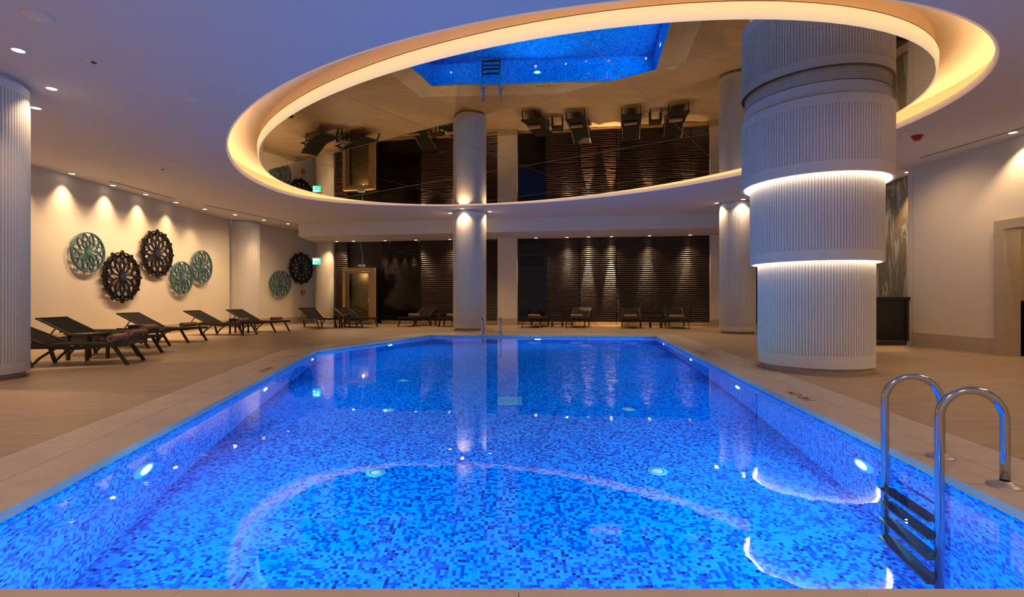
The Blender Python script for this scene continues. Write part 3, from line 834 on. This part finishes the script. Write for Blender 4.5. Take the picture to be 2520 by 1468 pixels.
# ------------------------------------------------------------------ small wall and ceiling fittings
cp = empty('wall_mounted_call_point', (-8.54, 20.80, 1.24), an)
MB().box((-.075, -.05, -.075), (.075, -.0, .075)).build('box', 'red_plastic', cp); MB().box((-.035, -.056, -.035), (.035, -.05, .035)).build('button', 'white_plastic', cp)
tag(cp, 'small red fire call point on the cream wall under the dark medallion', 'fire alarm')
ex = empty('hanging_exit_sign', (-7.28, 19.0, 2.38))
MB().box((-.145, -.015, -.115), (.145, .015, .115)).build('panel', 'exit_green', ex)
MB().box((-.125, -.019, .02), (.105, -.016, .098)).box((-.115, -.019, -.09), (-.055, -.016, -.01)).bar((-.01, -.018, -.085), (.05, -.018, -.02), .003, .02, (1, 0, 0)).bar((.05, -.018, -.02), (.11, -.018, -.02), .003, .02, (0, 0, 1)).build('pictogram', 'exit_white', ex)
MB().box((-.155, -.025, .115), (.155, .025, .14)).build('holder', 'steel', ex)
MB().tube([(-.09, 0, .14), (-.09, 0, H - 2.38)], .004, 8).build('rod', 'steel', ex)
tag(ex, 'green illuminated exit sign hanging by a rod near the left corner', 'exit sign')
el = empty('emergency_sign_lamp', (-5.83, 19.75, 2.28))
MB().box((-.13, -.04, -.05), (.13, .04, .035)).build('housing', 'white_plastic', el)
MB().tube([(.06, 0, .035), (.03, 0, .45), (-.06, 0, .92), (-.06, 0, HS - 2.28)], .006, 8).build('cable', 'white_plastic', el)
tag(el, 'white emergency lamp with a hanging cable above the wooden door', 'lamp')
sr = empty('ceiling_alarm_beacon', (6.85, 8.62, H))
MB().lathe([(.001, -.085), (.045, -.08), (.062, -.05), (.065, -.02), (.05, 0)], 28).build('dome', 'red_plastic', sr)
MB().lathe([(.05, -.022), (.085, -.018), (.085, -.0)], 28).build('base', 'red_plastic', sr)
tag(sr, 'red alarm beacon on the ceiling right of the big column', 'alarm')
det0 = None
for (x, y, R, lens, lab) in [(-4.62, 4.97, .13, False, 'flat round white ceiling speaker near the upper left corner'), (-4.84, 5.90, .08, True, 'white ceiling sensor with a dark lens, upper left'),
                             (-4.42, 7.02, .08, False, 'small white ceiling detector left of the oval cove'), (-7.40, 10.8, .09, True, 'small dark eyed ceiling sensor above the left loungers'),
                             (-6.9, 10.35, .12, False, 'round white ceiling plate beside the dark eyed sensor'), (-6.75, 12.6, .09, False, 'white ceiling detector far left of the oval cove'),
                             (6.55, 8.5, .06, False, 'small white ceiling sprinkler plate beside the red beacon'),
                             (1.3, 15.9, .09, False, 'white ceiling detector between the far columns')]:
    o = empty('ceiling_detector', (x, y, H))
    MB().lathe([(.001, -.02), (R * .6, -.018), (R, -.008), (R, 0)], 28).build('cover', 'white_plastic', o)
    if lens: MB().lathe([(.001, -.034), (R * .3, -.03), (R * .35, -.015)], 20).build('lens', 'slot_black', o)
    tag(o, lab, 'ceiling sensor', 'small ceiling fittings')
def slot(a, b, lab):
    a = Vector(a); b = Vector(b); r = empty('ceiling_slot_vent', (a.x, a.y, H)); d = b - a
    MB().bar((0, 0, -.004), (d.x, d.y, -.004), .05, .006).build('slot', 'slot_black', r)
    s_ = Vector((-d.y, d.x)).normalized() * .032
    mb = MB()
    for k in (-1, 1): mb.bar((s_.x*k, s_.y*k, -.006), (d.x + s_.x*k, d.y + s_.y*k, -.006), .012, .01)
    mb.build('frame', 'ceiling_paint', r); tag(r, lab, 'air vent', 'linear ceiling vents')
slot((-9.42, 11.95), (-9.32, 14.1), 'dark linear ceiling vent above the medallion wall, nearer one')
slot((-9.03, 15.0), (-7.75, 19.6), 'dark linear ceiling vent running toward the exit sign, farther one')
slot((7.97, 9.95), (8.3, 7.6), 'dark linear ceiling vent over the right wall')

# ------------------------------------------------------------------ downlights
dl0 = None
def downlight(x, y, lab, group, z=H, power=0, spot=75, aim=None, blend=.6, R=.055, lz=-.03):
    global dl0
    if dl0 is None:
        dl0 = o = empty('ceiling_downlight')
        MB().lathe([(.056, 0), (.056, -.006), (.078, -.006), (.08, 0)], 28).build('trim_ring', 'white_plastic', o)
        MB().lathe([(.056, -.004), (.001, -.003)], 28).build('lens', 'lamp_lens', o)
    else: o = copy_tree(dl0)
    o.location = (x, y, z - .001); tag(o, lab, 'downlight', group)
    if power: lamp('SPOT', 'downlight_beam', (x, y, z + lz), power, WARM, .03, spot, blend, aim)
G1 = 'downlights along the left wall'; L1 = 'small bright recessed downlight in the ceiling along the left wall'
WALLP = [(-9.70, 11.24, 90), (-9.70, 12.40, 90), (-9.68, 13.48, 90), (-9.62, 14.6, 80), (-9.45, 15.69, 60), (-9.1, 16.75, 60), (-8.7, 17.88, 60), (-8.24, 18.76, 50)]
for x, y, p in WALLP: downlight(x, y, L1, G1, power=p * 1.25, spot=80, blend=1.0, aim=(x - .1, y, 0))
for x, y, p in WALLP: lamp('SPOT', 'wall_fill', (x + 1.3, y, H - .04), p * 1.6, WARM, .05, 108, .9, (-9.75, y, .4))  # extra fill spots without fixtures, added to even out the left wall
downlight(-9.70, 10.1, L1, G1, power=80, spot=80, blend=.7, aim=(-9.7, 10.1, 0)); downlight(-9.70, 8.9, L1, G1, power=60, spot=100)
G2 = 'downlights round the left column'; L2 = 'bright recessed downlight in the ceiling beside the left fluted column'
for x, y in ((-5.47, 5.65), (-6.03, 6.68), (-6.87, 7.36)): downlight(x, y, L2, G2, power=42, spot=110)
G3 = 'downlights in the soffit'; L3 = 'tiny recessed downlight in the low soffit before the slatted wall'
for x, p in ((-7.0, 60), (-6.3, 60), (-5.0, 60), (-3.75, 60), (-2.4, 60), (.9, 60), (2.05, 60), (2.83, 1100), (3.66, 1500), (5.0, 170), (6.4, 170)):
    hot = p > 1000; yy = BX(x) - (.27 if hot else .29)
    downlight(x, yy, L3, G3, z=HS, power=p, spot=18 if hot else 27, blend=.5, aim=(x, BX(x) - (.11 if hot else .10), .1))
    lamp('SPOT', 'soffit_spill', (x, BX(x) - .27, HS - .03), 55, WARM, .03, 110, .6, (x, BX(x) - 1.6, 0))
def around(c, R, angs, lab, grp, p=55):
    for a in angs:
        a = math.radians(a); downlight(c[0] + (R + .14) * math.cos(a), c[1] + (R + .14) * math.sin(a), lab, grp, power=p, spot=115, blend=.5)
around((-1.35, 16.28), .525, (-105, -12, 165, 80), 'recessed downlight washing the far white fluted column', 'downlights round the far column')
around((6.52, 14.75), .485, (-100, 185, 20), 'recessed downlight washing the fluted column behind the tiered one', 'downlights round the right column')
downlight(8.30, 8.45, 'recessed downlight over the doorway wall at the right edge', 'right downlights', power=80, spot=105, aim=(8.42, 8.45, 0))
lamp('SPOT', 'right_wall_fill', (6.9, 9.6, H - .04), 75, WARM, .05, 110, .9, (8.5, 9.7, 1.2))  # unseen spot put in to brighten the right wall
downlight(8.62, 11.1, 'recessed downlight over the marble panel', 'marble downlights', power=240, spot=80, aim=(8.78, 11.25, 0))
downlight(8.30, 12.6, 'second recessed downlight over the counter', 'counter downlights', power=60, spot=110)
# added fill spots out of view, without fixtures, raising the overall light
for x, y in ((-5.0, 2.0), (-2.5, -1.5), (2.5, -1.5), (5.5, 2.0), (-8.3, 2.5), (7.2, 4.0), (0, .3), (-8.2, 6.0)):
    lamp('SPOT', 'general_fill', (x, y, H - .03), 300 if x < -8.1 and y > 5 else 140, WARM, .04, 140, .8)
lamp('POINT', 'side_room_lamp', (9.8, 7.6, 2.2), 18, WARM, .08)
lamp('POINT', 'vestibule_lamp', (dp.x + .05, dp.y + .08, 1.95), 2.5, WARM, .05)

# ------------------------------------------------------------------ world
w = bpy.data.worlds.new('world'); S.world = w; w.use_nodes = True
bg = w.node_tree.nodes['Background']; bg.inputs[0].default_value = (.42, .38, .44, 1); bg.inputs[1].default_value = .6
